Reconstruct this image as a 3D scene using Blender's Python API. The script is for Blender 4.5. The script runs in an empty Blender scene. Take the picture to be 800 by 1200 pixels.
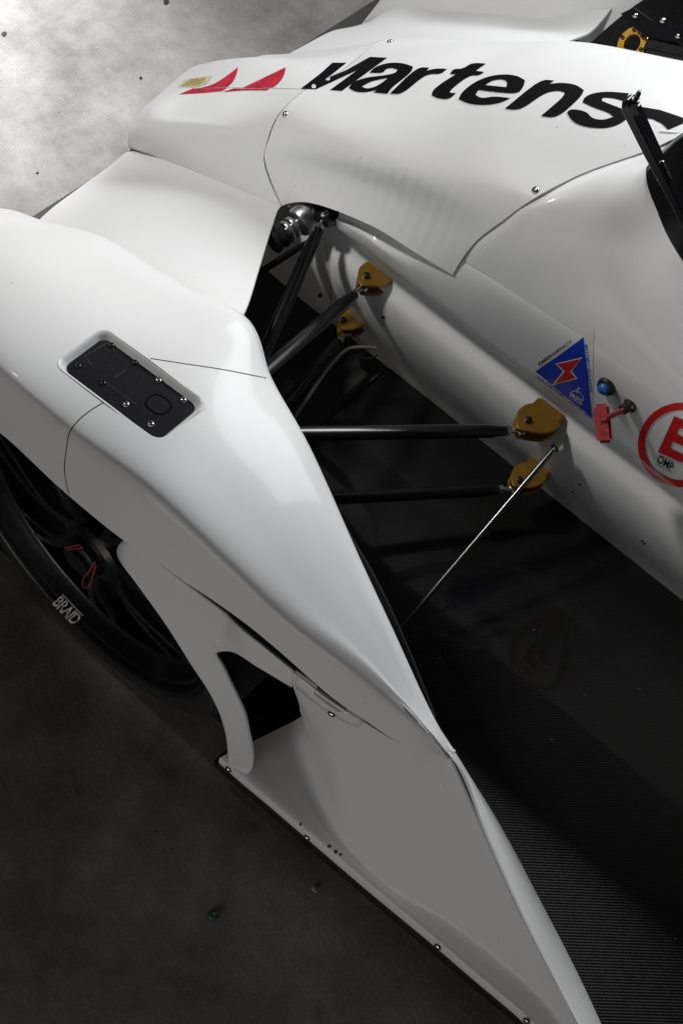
import bpy, bmesh, math, random
import numpy as np
from mathutils import Vector, Matrix
from mathutils.bvhtree import BVHTree

# ---------------------------------------------------------------- camera, world, lights, exposure
scn = bpy.context.scene
COL = scn.collection
random.seed(7)
AZ, EL, RO = math.radians(118.3), math.radians(58.4), math.radians(15.5)
CAM = Vector((.733, -.562, 2.074)); FPX = 1480.0
D = Vector((math.cos(EL)*math.cos(AZ), math.cos(EL)*math.sin(AZ), -math.sin(EL)))
r0 = D.cross(Vector((0, 0, 1))).normalized(); u0 = r0.cross(D)
RT = math.cos(RO)*r0 + math.sin(RO)*u0
UP = -math.sin(RO)*r0 + math.cos(RO)*u0
cd = bpy.data.cameras.new('camera'); cam = bpy.data.objects.new('camera', cd); COL.objects.link(cam)
cd.sensor_fit = 'VERTICAL'; cd.sensor_height = 36; cd.sensor_width = 24; cd.lens = FPX/1200*36
cd.clip_start = .05; cd.clip_end = 100
cam.matrix_world = Matrix(((RT.x, UP.x, -D.x, CAM.x), (RT.y, UP.y, -D.y, CAM.y), (RT.z, UP.z, -D.z, CAM.z), (0, 0, 0, 1)))
scn.camera = cam
scn.cycles.caustics_reflective = False; scn.cycles.caustics_refractive = False

w = bpy.data.worlds.new('World'); scn.world = w; w.use_nodes = True
w.node_tree.nodes['Background'].inputs[0].default_value = (.82, .9, 1, 1)
w.node_tree.nodes['Background'].inputs[1].default_value = .011

def lamp(name, kind, loc, aim, power, size=.3, color=(1, 1, 1), **kw):
    l = bpy.data.lights.new(name, kind); l.energy = power; l.color = color
    if kind == 'AREA':
        l.shape = 'RECTANGLE'; l.size = size; l.size_y = kw.get('size_y', size); l.spread = math.radians(kw.get('spread', 180))
    else:
        l.shadow_soft_size = size; l.spot_size = math.radians(kw.get('cone', 45)); l.spot_blend = kw.get('blend', .5)
    o = bpy.data.objects.new(name, l); COL.objects.link(o); o.location = loc
    o.rotation_euler = (Vector(aim)-Vector(loc)).to_track_quat('-Z', 'Y').to_euler()
    return o
lamp('front_studio_light', 'SPOT', (-1.5, .0, 2.4), (-.05, 1.04, .3), 125, .12, (1, .985, .96), cone=43, blend=.25)
lamp('overhead_softbox', 'AREA', (.05, 2.95, 2.65), (.15, .5, .5), 70, 2.2, (.98, .99, 1), size_y=.75, spread=150)
lamp('floor_spot', 'SPOT', (-2.3, .9, 1.5), (-1.62, .75, 0), 520, .1, (1, .985, .96), cone=54, blend=1)
lamp('side_fill', 'AREA', (.7, -2.4, .42), (.35, 0, .45), 4.8, 2.0, (1, .94, .88), size_y=.7, spread=100)
vs = scn.view_settings
vs.view_transform = 'Standard'; vs.look = 'None'; vs.gamma = 1; vs.exposure = 0; vs.use_curve_mapping = False

# ---------------------------------------------------------------- geometry helpers
def ray(px, py): return D*FPX + RT*(px-400) - UP*(py-600)
def Zp(px, py, z): v = ray(px, py); return CAM + v*((z-CAM.z)/v.z)      # point of known height
def Yp(px, py, y): v = ray(px, py); return CAM + v*((y-CAM.y)/v.y)      # point on a known lengthways plane
def V(x, y, z): return Vector((x, y, z))
CY = 1.03                                                                # the car's centre plane
def mir(p): return V(p[0], 2*CY-p[1], p[2])

def spline_axis(A, n, sharp=()):
    """non-uniform Catmull-Rom along axis 0 of A (k, m, 3), n steps per span"""
    k = A.shape[0]
    d = np.sqrt(((A[1:]-A[:-1])**2).sum(2)).mean(1); d = np.maximum(d, 1e-5)**.75
    T = np.zeros_like(A)
    for i in range(k):
        if i == 0: T[i] = (A[1]-A[0])/d[0]
        elif i == k-1: T[i] = (A[-1]-A[-2])/d[-1]
        else:
            a = (A[i]-A[i-1])/d[i-1]; b = (A[i+1]-A[i])/d[i]
            T[i] = (a*d[i]+b*d[i-1])/(d[i]+d[i-1])
    if k > 2:
        T[0] = 1.5*(A[1]-A[0])/d[0]-.5*T[1]; T[-1] = 1.5*(A[-1]-A[-2])/d[-1]-.5*T[-2]
    out = []
    for i in range(k-1):
        for s in range(n + (1 if i == k-2 else 0)):
            t = s/n; t2 = t*t; t3 = t2*t
            out.append((2*t3-3*t2+1)*A[i] + (t3-2*t2+t)*d[i]*T[i] + (3*t2-2*t3)*A[i+1] + (t3-t2)*d[i]*T[i+1])
    return np.array(out)

def grid(rows, n=8, m=8):
    A = np.array([[tuple(p) for p in r] for r in rows], float)
    A = spline_axis(A, n)
    A = spline_axis(A.transpose(1, 0, 2), m).transpose(1, 0, 2)
    return A

def grid_mesh(A, thick=.004, face=None):
    """mesh from a point grid, thickened away from `face` (a point the outside looks at)"""
    face = CAM if face is None else Vector(face)
    R, Cn = A.shape[:2]
    du = np.gradient(A, axis=0); dv = np.gradient(A, axis=1)
    N = np.cross(du, dv); L = np.sqrt((N**2).sum(2, keepdims=True)); N = N/np.maximum(L, 1e-9)
    flip = ((N*(np.array(face)-A)).sum(2)*L[..., 0]).sum() < 0
    if flip: N = -N
    vs_ = [tuple(p) for p in A.reshape(-1, 3)]
    idx = lambda i, j: i*Cn+j
    fs = []
    for i in range(R-1):
        for j in range(Cn-1):
            q = (idx(i, j), idx(i+1, j), idx(i+1, j+1), idx(i, j+1))
            fs.append(q[::-1] if flip else q)
    if thick:
        o = R*Cn
        vs_ += [tuple(p) for p in (A-N*thick).reshape(-1, 3)]
        fs += [tuple(k+o for k in f[::-1]) for f in fs[:]]
        loop = [idx(i, 0) for i in range(R)] + [idx(R-1, j) for j in range(1, Cn)] + [idx(i, Cn-1) for i in range(R-2, -1, -1)] + [idx(0, j) for j in range(Cn-2, 0, -1)]
        for a, b in zip(loop, loop[1:]+loop[:1]):
            q = (a, a+o, b+o, b); fs.append(q if flip else q[::-1])
    me = bpy.data.meshes.new('panel'); me.from_pydata(vs_, [], fs); me.update()
    return me

ROOT_LOC = V(0, CY, 0)
def link(name, me, mat, parent=None, smooth=40, label=None):
    o = bpy.data.objects.new(name, me); COL.objects.link(o)
    if mat is not None and not me.materials: me.materials.append(mat)
    if smooth:
        me.polygons.foreach_set('use_smooth', [True]*len(me.polygons))
        try: me.set_sharp_from_angle(angle=math.radians(smooth))
        except Exception: pass
    if parent is not None:
        o.parent = parent; o.matrix_parent_inverse = Matrix.Translation(-ROOT_LOC)
        if parent is not car: o.matrix_parent_inverse = Matrix()
    if label: o['label'] = label
    return o

def bm_mesh(bm, name='part'):
    bmesh.ops.recalc_face_normals(bm, faces=bm.faces)
    me = bpy.data.meshes.new(name); bm.to_mesh(me); bm.free(); return me

def frame(z, x=None):
    z = Vector(z).normalized()
    x = Vector(x) if x is not None else (V(1, 0, 0) if abs(z.x) < .9 else V(0, 1, 0))
    x = (x - z*x.dot(z)).normalized(); y = z.cross(x)
    return x, y, z

def tube_into(bm, pts, rad, seg=14, flat=1.0, up=None, cap=True):
    """tube along pts; rad number or list; flat squashes the section across `up`"""
    pts = [Vector(p) for p in pts]; rings = []
    if not isinstance(rad, (list, tuple)): rad = [rad]*len(pts)
    px = None
    for i, p in enumerate(pts):
        t = (pts[min(i+1, len(pts)-1)]-pts[max(i-1, 0)])
        x, y, z = frame(t, up if up is not None else px); px = x
        rings.append([bm.verts.new(p + (x*math.cos(a)*flat + y*math.sin(a))*rad[i]) for a in [2*math.pi*k/seg for k in range(seg)]])
    for a, b in zip(rings, rings[1:]):
        for k in range(seg): bm.faces.new((a[k], a[(k+1) % seg], b[(k+1) % seg], b[k]))
    if cap: bm.faces.new(rings[0][::-1]); bm.faces.new(rings[-1])
def tube(pts, rad, seg=14, flat=1.0, up=None):
    bm = bmesh.new(); tube_into(bm, pts, rad, seg, flat, up); return bm_mesh(bm)
def curve_pts(pts, n=8):
    A = np.array([[tuple(p)] for p in pts], float); return [Vector(p[0]) for p in spline_axis(A, n)]

def lathe_into(bm, prof, M, seg=48, a0=0, a1=2*math.pi):
    """prof: (radius, height) about the local z of matrix M"""
    full = abs(a1-a0-2*math.pi) < 1e-6; rings = []
    n = seg if full else seg+1
    for r, h in prof:
        rings.append([bm.verts.new(M @ V(r*math.cos(a0+(a1-a0)*k/seg), r*math.sin(a0+(a1-a0)*k/seg), h)) for k in range(n)])
    for a, b in zip(rings, rings[1:]):
        for k in range(seg): bm.faces.new((a[k], a[(k+1) % n], b[(k+1) % n], b[k]))
def lathe(prof, M, seg=48):
    bm = bmesh.new(); lathe_into(bm, prof, M, seg); bmesh.ops.remove_doubles(bm, verts=bm.verts, dist=1e-6); return bm_mesh(bm)
def mat_at(p, z, x=None):
    x, y, z = frame(z, x); return Matrix(((x.x, y.x, z.x, p.x), (x.y, y.y, z.y, p.y), (x.z, y.z, z.z, p.z), (0, 0, 0, 1)))

def prism(pts, a, b=None):
    """closed prism: polygon pts pushed by vector a (and b the other way)"""
    bm = bmesh.new(); b = V(0, 0, 0) if b is None else b
    lo = [bm.verts.new(p+b) for p in pts]; hi = [bm.verts.new(p+a) for p in pts]; n = len(pts)
    bm.faces.new(lo[::-1]); bm.faces.new(hi)
    for k in range(n): bm.faces.new((lo[k], lo[(k+1) % n], hi[(k+1) % n], hi[k]))
    if n > 8: bmesh.ops.triangulate(bm, faces=[f for f in bm.faces if len(f.verts) > 4])
    return bm_mesh(bm)
def box_mesh(M, sx, sy, sz, bev=.0):
    bm = bmesh.new(); bmesh.ops.create_cube(bm, size=1)
    bmesh.ops.scale(bm, verts=bm.verts, vec=(sx, sy, sz))
    if bev: bmesh.ops.bevel(bm, geom=bm.edges[:], offset=bev, segments=2, affect='EDGES')
    bmesh.ops.transform(bm, verts=bm.verts, matrix=M); return bm_mesh(bm)

def cut(me, cutter):
    """me minus cutter, as a new mesh"""
    a = bpy.data.objects.new('a', me); b = bpy.data.objects.new('b', cutter)
    COL.objects.link(a); COL.objects.link(b)
    mo = a.modifiers.new('cut', 'BOOLEAN'); mo.object = b; mo.operation = 'DIFFERENCE'; mo.solver = 'EXACT'; mo.use_hole_tolerant = True; mo.use_self = True
    dg = bpy.context.evaluated_depsgraph_get(); dg.update()
    out = bpy.data.meshes.new_from_object(a.evaluated_get(dg))
    bpy.data.objects.remove(a); bpy.data.objects.remove(b)
    return out

def bvh_of(*mes):
    vs_, fs = [], []
    for me in mes:
        o = len(vs_); vs_ += [v.co.copy() for v in me.vertices]; fs += [[k+o for k in p.vertices] for p in me.polygons]
    return BVHTree.FromPolygons(vs_, fs)
def hit(bvh, px, py):
    v = ray(px, py).normalized(); p, n, i, d = bvh.ray_cast(CAM, v)
    if p is None: return None
    if n.dot(v) > 0: n = -n
    return p, n

# ---------------------------------------------------------------- materials
def nodes(name):
    m = bpy.data.materials.new(name); m.use_nodes = True
    nt = m.node_tree; return m, nt, nt.nodes['Principled BSDF']
def simple(name, col, rough=.4, metal=0, coat=0, bump=0, bscale=60, var=0.0, spec=.5, rv=1.0):
    m, nt, b = nodes(name)
    b.inputs['Base Color'].default_value = (*col, 1); b.inputs['Roughness'].default_value = rough
    b.inputs['Metallic'].default_value = metal; b.inputs['Coat Weight'].default_value = coat; b.inputs['Coat Roughness'].default_value = .06
    b.inputs['Specular IOR Level'].default_value = spec
    tc = nt.nodes.new('ShaderNodeTexCoord')
    nz = nt.nodes.new('ShaderNodeTexNoise'); nz.inputs['Scale'].default_value = bscale; nz.inputs['Detail'].default_value = 6
    nt.links.new(tc.outputs['Object'], nz.inputs['Vector'])
    if bump:
        bp = nt.nodes.new('ShaderNodeBump'); bp.inputs['Strength'].default_value = bump; bp.inputs['Distance'].default_value = .002
        nt.links.new(nz.outputs['Fac'], bp.inputs['Height']); nt.links.new(bp.outputs[0], b.inputs['Normal'])
    mr = nt.nodes.new('ShaderNodeMapRange'); mr.inputs['To Min'].default_value = max(rough-.08*rv, .02); mr.inputs['To Max'].default_value = rough+.12*rv
    nt.links.new(nz.outputs['Fac'], mr.inputs['Value']); nt.links.new(mr.outputs[0], b.inputs['Roughness'])
    if var:
        cr = nt.nodes.new('ShaderNodeValToRGB'); cr.color_ramp.elements[0].position = .35; cr.color_ramp.elements[1].position = .7
        cr.color_ramp.elements[0].color = (*[c*(1-var) for c in col], 1); cr.color_ramp.elements[1].color = (*[min(1, c*(1+var)) for c in col], 1)
        nt.links.new(nz.outputs['Fac'], cr.inputs[0]); nt.links.new(cr.outputs[0], b.inputs['Base Color'])
    return m

def paint():
    m, nt, b = nodes('white_paint'); L = nt.links.new
    tc = nt.nodes.new('ShaderNodeTexCoord')
    n1 = nt.nodes.new('ShaderNodeTexNoise'); n1.inputs['Scale'].default_value = 3; n1.inputs['Detail'].default_value = 5
    n2 = nt.nodes.new('ShaderNodeTexNoise'); n2.inputs['Scale'].default_value = 150; n2.inputs['Detail'].default_value = 3
    vo = nt.nodes.new('ShaderNodeTexVoronoi'); vo.inputs['Scale'].default_value = 26; vo.inputs['Randomness'].default_value = 1
    for n in (n1, n2, vo): L(tc.outputs['Object'], n.inputs['Vector'])
    # dust specks: tiny cells, only some of them
    lt = nt.nodes.new('ShaderNodeMath'); lt.operation = 'LESS_THAN'; lt.inputs[1].default_value = .045; L(vo.outputs['Distance'], lt.inputs[0])
    sep = nt.nodes.new('ShaderNodeSeparateColor'); L(vo.outputs['Color'], sep.inputs[0])
    gt = nt.nodes.new('ShaderNodeMath'); gt.operation = 'GREATER_THAN'; gt.inputs[1].default_value = .62; L(sep.outputs[0], gt.inputs[0])
    mu = nt.nodes.new('ShaderNodeMath'); mu.operation = 'MULTIPLY'; L(lt.outputs[0], mu.inputs[0]); L(gt.outputs[0], mu.inputs[1])
    sc = nt.nodes.new('ShaderNodeMath'); sc.operation = 'MULTIPLY'; sc.inputs[1].default_value = .6; L(mu.outputs[0], sc.inputs[0])
    cr = nt.nodes.new('ShaderNodeValToRGB'); cr.color_ramp.elements[0].color = (.735, .735, .74, 1); cr.color_ramp.elements[1].color = (.80, .80, .80, 1)
    L(n1.outputs['Fac'], cr.inputs[0])
    mx = nt.nodes.new('ShaderNodeMix'); mx.data_type = 'RGBA'; mx.inputs[7].default_value = (.32, .30, .28, 1)
    L(sc.outputs[0], mx.inputs[0]); L(cr.outputs[0], mx.inputs[6]); L(mx.outputs[2], b.inputs['Base Color'])
    mr = nt.nodes.new('ShaderNodeMapRange'); mr.inputs['To Min'].default_value = .32; mr.inputs['To Max'].default_value = .5
    L(n1.outputs['Fac'], mr.inputs['Value']); L(mr.outputs[0], b.inputs['Roughness'])
    b.inputs['Coat Weight'].default_value = .13; b.inputs['Coat Roughness'].default_value = .09; b.inputs['Specular IOR Level'].default_value = .22
    bp = nt.nodes.new('ShaderNodeBump'); bp.inputs['Strength'].default_value = .035; bp.inputs['Distance'].default_value = .0015
    L(n2.outputs['Fac'], bp.inputs['Height']); L(bp.outputs[0], b.inputs['Normal']); L(bp.outputs[0], b.inputs['Coat Normal'])
    return m

def rippled_paint():
    m = M_PAINT.copy(); m.name = 'white_paint_rippled'; nt = m.node_tree; L = nt.links.new
    bp0 = [n for n in nt.nodes if n.type == 'BUMP'][0]; pb = nt.nodes['Principled BSDF']
    tc = nt.nodes.new('ShaderNodeTexCoord'); sp = nt.nodes.new('ShaderNodeSeparateXYZ'); L(tc.outputs['Object'], sp.inputs[0])
    def rng(sock, a, b, inv=False):
        n = nt.nodes.new('ShaderNodeMapRange'); n.interpolation_type = 'SMOOTHSTEP'; n.inputs[1].default_value = a; n.inputs[2].default_value = b
        if inv: n.inputs[3].default_value = 1; n.inputs[4].default_value = 0
        L(sock, n.inputs[0]); return n.outputs[0]
    def mul(a, b):
        n = nt.nodes.new('ShaderNodeMath'); n.operation = 'MULTIPLY'; L(a, n.inputs[0])
        if isinstance(b, float): n.inputs[1].default_value = b
        else: L(b, n.inputs[1])
        return n.outputs[0]
    mask = mul(mul(rng(sp.outputs[1], .818, .842, True), rng(sp.outputs[0], -.36, -.30)), rng(sp.outputs[0], .02, .12, True))
    wv = nt.nodes.new('ShaderNodeTexWave'); wv.wave_type = 'BANDS'; wv.bands_direction = 'X'; wv.inputs['Scale'].default_value = .314/.026
    wv.inputs['Distortion'].default_value = 1.6; wv.inputs['Detail'].default_value = 1; wv.inputs['Detail Scale'].default_value = .5
    L(tc.outputs['Object'], wv.inputs['Vector'])
    b2 = nt.nodes.new('ShaderNodeBump'); b2.inputs['Strength'].default_value = .28; b2.inputs['Distance'].default_value = .0012
    L(mul(wv.outputs['Fac'], mask), b2.inputs['Height']); L(bp0.outputs[0], b2.inputs['Normal'])
    L(b2.outputs[0], pb.inputs['Normal']); L(b2.outputs[0], pb.inputs['Coat Normal'])
    return m
def carbon(name, period, ang, base, rough, coat, strength, spec=.5):
    m, nt, b = nodes(name); L = nt.links.new
    tc = nt.nodes.new('ShaderNodeTexCoord'); mp = nt.nodes.new('ShaderNodeMapping'); mp.inputs['Rotation'].default_value = (0, 0, ang)
    L(tc.outputs['Object'], mp.inputs['Vector'])
    wv = nt.nodes.new('ShaderNodeTexWave'); wv.wave_type = 'BANDS'; wv.bands_direction = 'X'; wv.inputs['Scale'].default_value = .314/period
    wv.inputs['Distortion'].default_value = .15; wv.inputs['Detail Scale'].default_value = 3
    L(mp.outputs[0], wv.inputs['Vector'])
    nz = nt.nodes.new('ShaderNodeTexNoise'); nz.inputs['Scale'].default_value = 9; nz.inputs['Detail'].default_value = 7; L(tc.outputs['Object'], nz.inputs['Vector'])
    cr = nt.nodes.new('ShaderNodeValToRGB'); cr.color_ramp.elements[0].color = (base*.55,)*3+(1,); cr.color_ramp.elements[1].color = (base*1.35, base*1.3, base*1.27, 1)
    L(wv.outputs['Fac'], cr.inputs[0])
    vo = nt.nodes.new('ShaderNodeTexVoronoi'); vo.inputs['Scale'].default_value = 34; L(tc.outputs['Object'], vo.inputs['Vector'])
    sep = nt.nodes.new('ShaderNodeSeparateColor'); L(vo.outputs['Color'], sep.inputs[0])
    lt = nt.nodes.new('ShaderNodeMath'); lt.operation = 'LESS_THAN'; lt.inputs[1].default_value = .04; L(vo.outputs['Distance'], lt.inputs[0])
    gt = nt.nodes.new('ShaderNodeMath'); gt.operation = 'GREATER_THAN'; gt.inputs[1].default_value = .7; L(sep.outputs[0], gt.inputs[0])
    mu = nt.nodes.new('ShaderNodeMath'); mu.operation = 'MULTIPLY'; L(lt.outputs[0], mu.inputs[0]); L(gt.outputs[0], mu.inputs[1])
    mx = nt.nodes.new('ShaderNodeMix'); mx.data_type = 'RGBA'; mx.inputs[7].default_value = (.25, .24, .22, 1); L(mu.outputs[0], mx.inputs[0]); L(cr.outputs[0], mx.inputs[6]); L(mx.outputs[2], b.inputs['Base Color'])
    mr = nt.nodes.new('ShaderNodeMapRange'); mr.inputs['To Min'].default_value = rough-.08; mr.inputs['To Max'].default_value = rough+.18
    L(nz.outputs['Fac'], mr.inputs['Value']); L(mr.outputs[0], b.inputs['Roughness'])
    bp = nt.nodes.new('ShaderNodeBump'); bp.inputs['Strength'].default_value = strength; bp.inputs['Distance'].default_value = .0006
    L(wv.outputs['Fac'], bp.inputs['Height']); L(bp.outputs[0], b.inputs['Normal'])
    b.inputs['Coat Weight'].default_value = coat; b.inputs['Coat Roughness'].default_value = .05; b.inputs['Specular IOR Level'].default_value = spec
    return m

def concrete():
    m, nt, b = nodes('concrete'); L = nt.links.new
    tc = nt.nodes.new('ShaderNodeTexCoord')
    def noise(s, d=8, r=.6):
        n = nt.nodes.new('ShaderNodeTexNoise'); n.inputs['Scale'].default_value = s; n.inputs['Detail'].default_value = d; n.inputs['Roughness'].default_value = r
        L(tc.outputs['Object'], n.inputs['Vector']); return n
    big, mid, fine = noise(2.1), noise(9, 9, .68), noise(110, 4)
    cr = nt.nodes.new('ShaderNodeValToRGB'); e = cr.color_ramp.elements
    e[0].position = .36; e[0].color = (.15, .145, .135, 1); e[1].position = .66; e[1].color = (.40, .39, .37, 1)
    mxf = nt.nodes.new('ShaderNodeMath'); mxf.operation = 'MULTIPLY_ADD'; mxf.inputs[1].default_value = .5; L(mid.outputs['Fac'], mxf.inputs[0])
    hb = nt.nodes.new('ShaderNodeMath'); hb.operation = 'MULTIPLY'; hb.inputs[1].default_value = .5; L(big.outputs['Fac'], hb.inputs[0]); L(hb.outputs[0], mxf.inputs[2])
    L(mxf.outputs[0], cr.inputs[0])
    # pale grit and dark pits
    vo = nt.nodes.new('ShaderNodeTexVoronoi'); vo.inputs['Scale'].default_value = 55; L(tc.outputs['Object'], vo.inputs['Vector'])
    sep = nt.nodes.new('ShaderNodeSeparateColor'); L(vo.outputs['Color'], sep.inputs[0])
    lt = nt.nodes.new('ShaderNodeMath'); lt.operation = 'LESS_THAN'; lt.inputs[1].default_value = .085; L(vo.outputs['Distance'], lt.inputs[0])
    g1 = nt.nodes.new('ShaderNodeMath'); g1.operation = 'GREATER_THAN'; g1.inputs[1].default_value = .955; L(sep.outputs[0], g1.inputs[0])
    g2 = nt.nodes.new('ShaderNodeMath'); g2.operation = 'GREATER_THAN'; g2.inputs[1].default_value = .92; L(sep.outputs[1], g2.inputs[0])
    a1 = nt.nodes.new('ShaderNodeMath'); a1.operation = 'MULTIPLY'; L(lt.outputs[0], a1.inputs[0]); L(g1.outputs[0], a1.inputs[1])
    a2 = nt.nodes.new('ShaderNodeMath'); a2.operation = 'MULTIPLY'; L(lt.outputs[0], a2.inputs[0]); L(g2.outputs[0], a2.inputs[1])
    m1 = nt.nodes.new('ShaderNodeMix'); m1.data_type = 'RGBA'; m1.inputs[7].default_value = (.5, .49, .46, 1); L(a1.outputs[0], m1.inputs[0]); L(cr.outputs[0], m1.inputs[6])
    m2 = nt.nodes.new('ShaderNodeMix'); m2.data_type = 'RGBA'; m2.inputs[7].default_value = (.03, .028, .025, 1); L(a2.outputs[0], m2.inputs[0]); L(m1.outputs[2], m2.inputs[6])
    # worn dark stains
    sr = nt.nodes.new('ShaderNodeValToRGB'); sr.color_ramp.elements[0].position = .6; sr.color_ramp.elements[0].color = (1, 1, 1, 1); sr.color_ramp.elements[1].position = .75; sr.color_ramp.elements[1].color = (.55, .53, .5, 1)
    st = noise(5.3, 10, .72); L(st.outputs['Fac'], sr.inputs[0])
    mm = nt.nodes.new('ShaderNodeMix'); mm.data_type = 'RGBA'; mm.blend_type = 'MULTIPLY'; mm.inputs[0].default_value = 1; L(m2.outputs[2], mm.inputs[6]); L(sr.outputs[0], mm.inputs[7])
    gr = nt.nodes.new('ShaderNodeMapRange'); gr.inputs[1].default_value = .3; gr.inputs[2].default_value = .7; gr.inputs[3].default_value = .72; gr.inputs[4].default_value = 1.2
    grn = noise(260, 3, .7); L(grn.outputs['Fac'], gr.inputs[0])
    m4 = nt.nodes.new('ShaderNodeMix'); m4.data_type = 'RGBA'; m4.blend_type = 'MULTIPLY'; m4.inputs[0].default_value = 1; L(mm.outputs[2], m4.inputs[6]); L(gr.outputs[0], m4.inputs[7])
    L(m4.outputs[2], b.inputs['Base Color'])
    mr = nt.nodes.new('ShaderNodeMapRange'); mr.inputs['To Min'].default_value = .5; mr.inputs['To Max'].default_value = .85; L(mid.outputs['Fac'], mr.inputs['Value']); L(mr.outputs[0], b.inputs['Roughness'])
    b.inputs['Specular IOR Level'].default_value = .3
    ad = nt.nodes.new('ShaderNodeMath'); ad.operation = 'ADD'; L(fine.outputs['Fac'], ad.inputs[0]); L(mid.outputs['Fac'], ad.inputs[1])
    bp = nt.nodes.new('ShaderNodeBump'); bp.inputs['Strength'].default_value = .16; bp.inputs['Distance'].default_value = .003; L(ad.outputs[0], bp.inputs['Height']); L(bp.outputs[0], b.inputs['Normal'])
    return m

M_PAINT = paint(); M_RIPPLE = rippled_paint()
M_CARB = carbon('gloss_carbon', .0046, math.radians(48.6), .008, .3, .45, .4, .35)
M_CARB2 = carbon('matt_carbon', .006, math.radians(-40), .05, .42, .1, .4)
M_CARB3 = carbon('dull_carbon_sheet', .006, math.radians(42), .055, .6, 0, .15, .3)
M_CONC = concrete()
M_BLACK = simple('black_satin', (.012, .012, .013), .32, 0, .3, .15, 90, .3)
M_GLOSSBLK = simple('black_gloss_tube', (.005, .005, .006), .24, 0, .12, 0, 60, 0, .4, .1)
M_RUBBER = simple('rubber', (.016, .016, .017), .75, 0, 0, .5, 220, .4, .3)
M_RIM = simple('rim_black', (.007, .008, .012), .36, .1, .12, .06, 80, .3)
M_STEEL = simple('steel', (.6, .59, .57), .22, 1, 0, .1, 120, .15)
M_ALU = simple('aluminium', (.5, .5, .51), .35, 1, 0, .2, 90, .2)
M_DKSTEEL = simple('dark_steel', (.16, .16, .165), .25, .9, 0, 0, 90, 0, .5, .1)
M_GOLD = simple('gold_anodised', (.52, .285, .045), .36, .8, .2, .03, 60, .05)
M_SEAM = simple('seam_shadow_gap', (.05, .05, .05), .6)
M_INK = simple('black_vinyl', (.006, .006, .007), .65, 0, 0, .03, 200, .2, .06)
M_HATCH = simple('black_hatch', (.008, .008, .010), .6, 0, 0, .1, 150, .3, .12)
M_RED = simple('red_vinyl', (.6, .015, .02), .35, 0, .2, .03, 200, .15)
M_REDM = simple('faded_red_vinyl', (.56, .03, .06), .4, 0, 0, .05, 60, .25)
M_BLUE = simple('blue_vinyl', (.008, .05, .5), .35, 0, .3, .03, 200, .15)
M_WHITEV = simple('white_vinyl', (.74, .74, .73), .35, 0, .2, .05, 120, .05)
M_CREAM = simple('cream_sticker', (.62, .56, .36), .5, 0, 0, .1, 160, .3)
M_PINK = simple('red_plastic', (.5, .07, .07), .42, 0, .1, .2, 120, .25)
M_BTN = simple('blue_button', (.02, .14, .45), .3, 0, .4, .05, 80, .2)
M_GREYHOSE = simple('grey_hose', (.2, .2, .195), .45, 0, 0, .2, 160, .2)
M_SCREEN = simple('smoked_screen', (.01, .01, .011), .12, 0, .8, .03, 20, .3)
M_CHIP = simple('chip', (.06, .055, .05), .7)
M_GREEN = simple('green_glass', (.05, .13, .06), .15, 0, .5, .1, 120, .4)
M_TWIG = simple('twig', (.2, .16, .1), .7, 0, 0, .3, 200, .3)
M_PALE = simple('pale_flake', (.4, .39, .37), .7, 0, 0, .3, 200, .2)
M_DARKBIT = simple('dark_bit', (.035, .03, .025), .8, 0, 0, .3, 200, .3)
M_BRAKE = simple('disc_iron', (.12, .12, .12), .4, .9, 0, .2, 90, .2)

# ---------------------------------------------------------------- setting: garage floor
def floor():
    bm = bmesh.new(); bmesh.ops.create_grid(bm, x_segments=2, y_segments=2, size=9)
    o = link('floor', bm_mesh(bm), M_CONC, None, 0); o.location = (0, .5, 0); o['kind'] = 'structure'
floor()

# ---------------------------------------------------------------- the car
car = bpy.data.objects.new('race_car', None); COL.objects.link(car); car.location = ROOT_LOC; car.empty_display_size = .2
car['label'] = 'white open-cockpit prototype race car with exposed front suspension and black carbon floor'
car['category'] = 'race car'

# --- carbon floor, splitter
def slab(poly, z, t, name, mat):
    return link(name, prism([V(x, y, z-t) for x, y in poly], V(0, 0, t)), mat, car, 0)
slab([(-.775, .03), (-.775, 2.03), (-.010, 2.03), (-.010, .03)], .062, .012, 'front_splitter', M_CARB2)
slab([(-.006, .075), (-.006, 1.985), (.33, 2.0), (1.5, 2.0), (1.5, .085), (.95, .044), (.6, .025), (.318, .0135), (.318, .075)], .070, .02, 'floor_tray', M_CARB)
slab([(-.19, .60), (-.19, .855), (-.012, .855), (-.012, .60)], .0665, .004, 'floor_doubler', M_CARB3)

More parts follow.
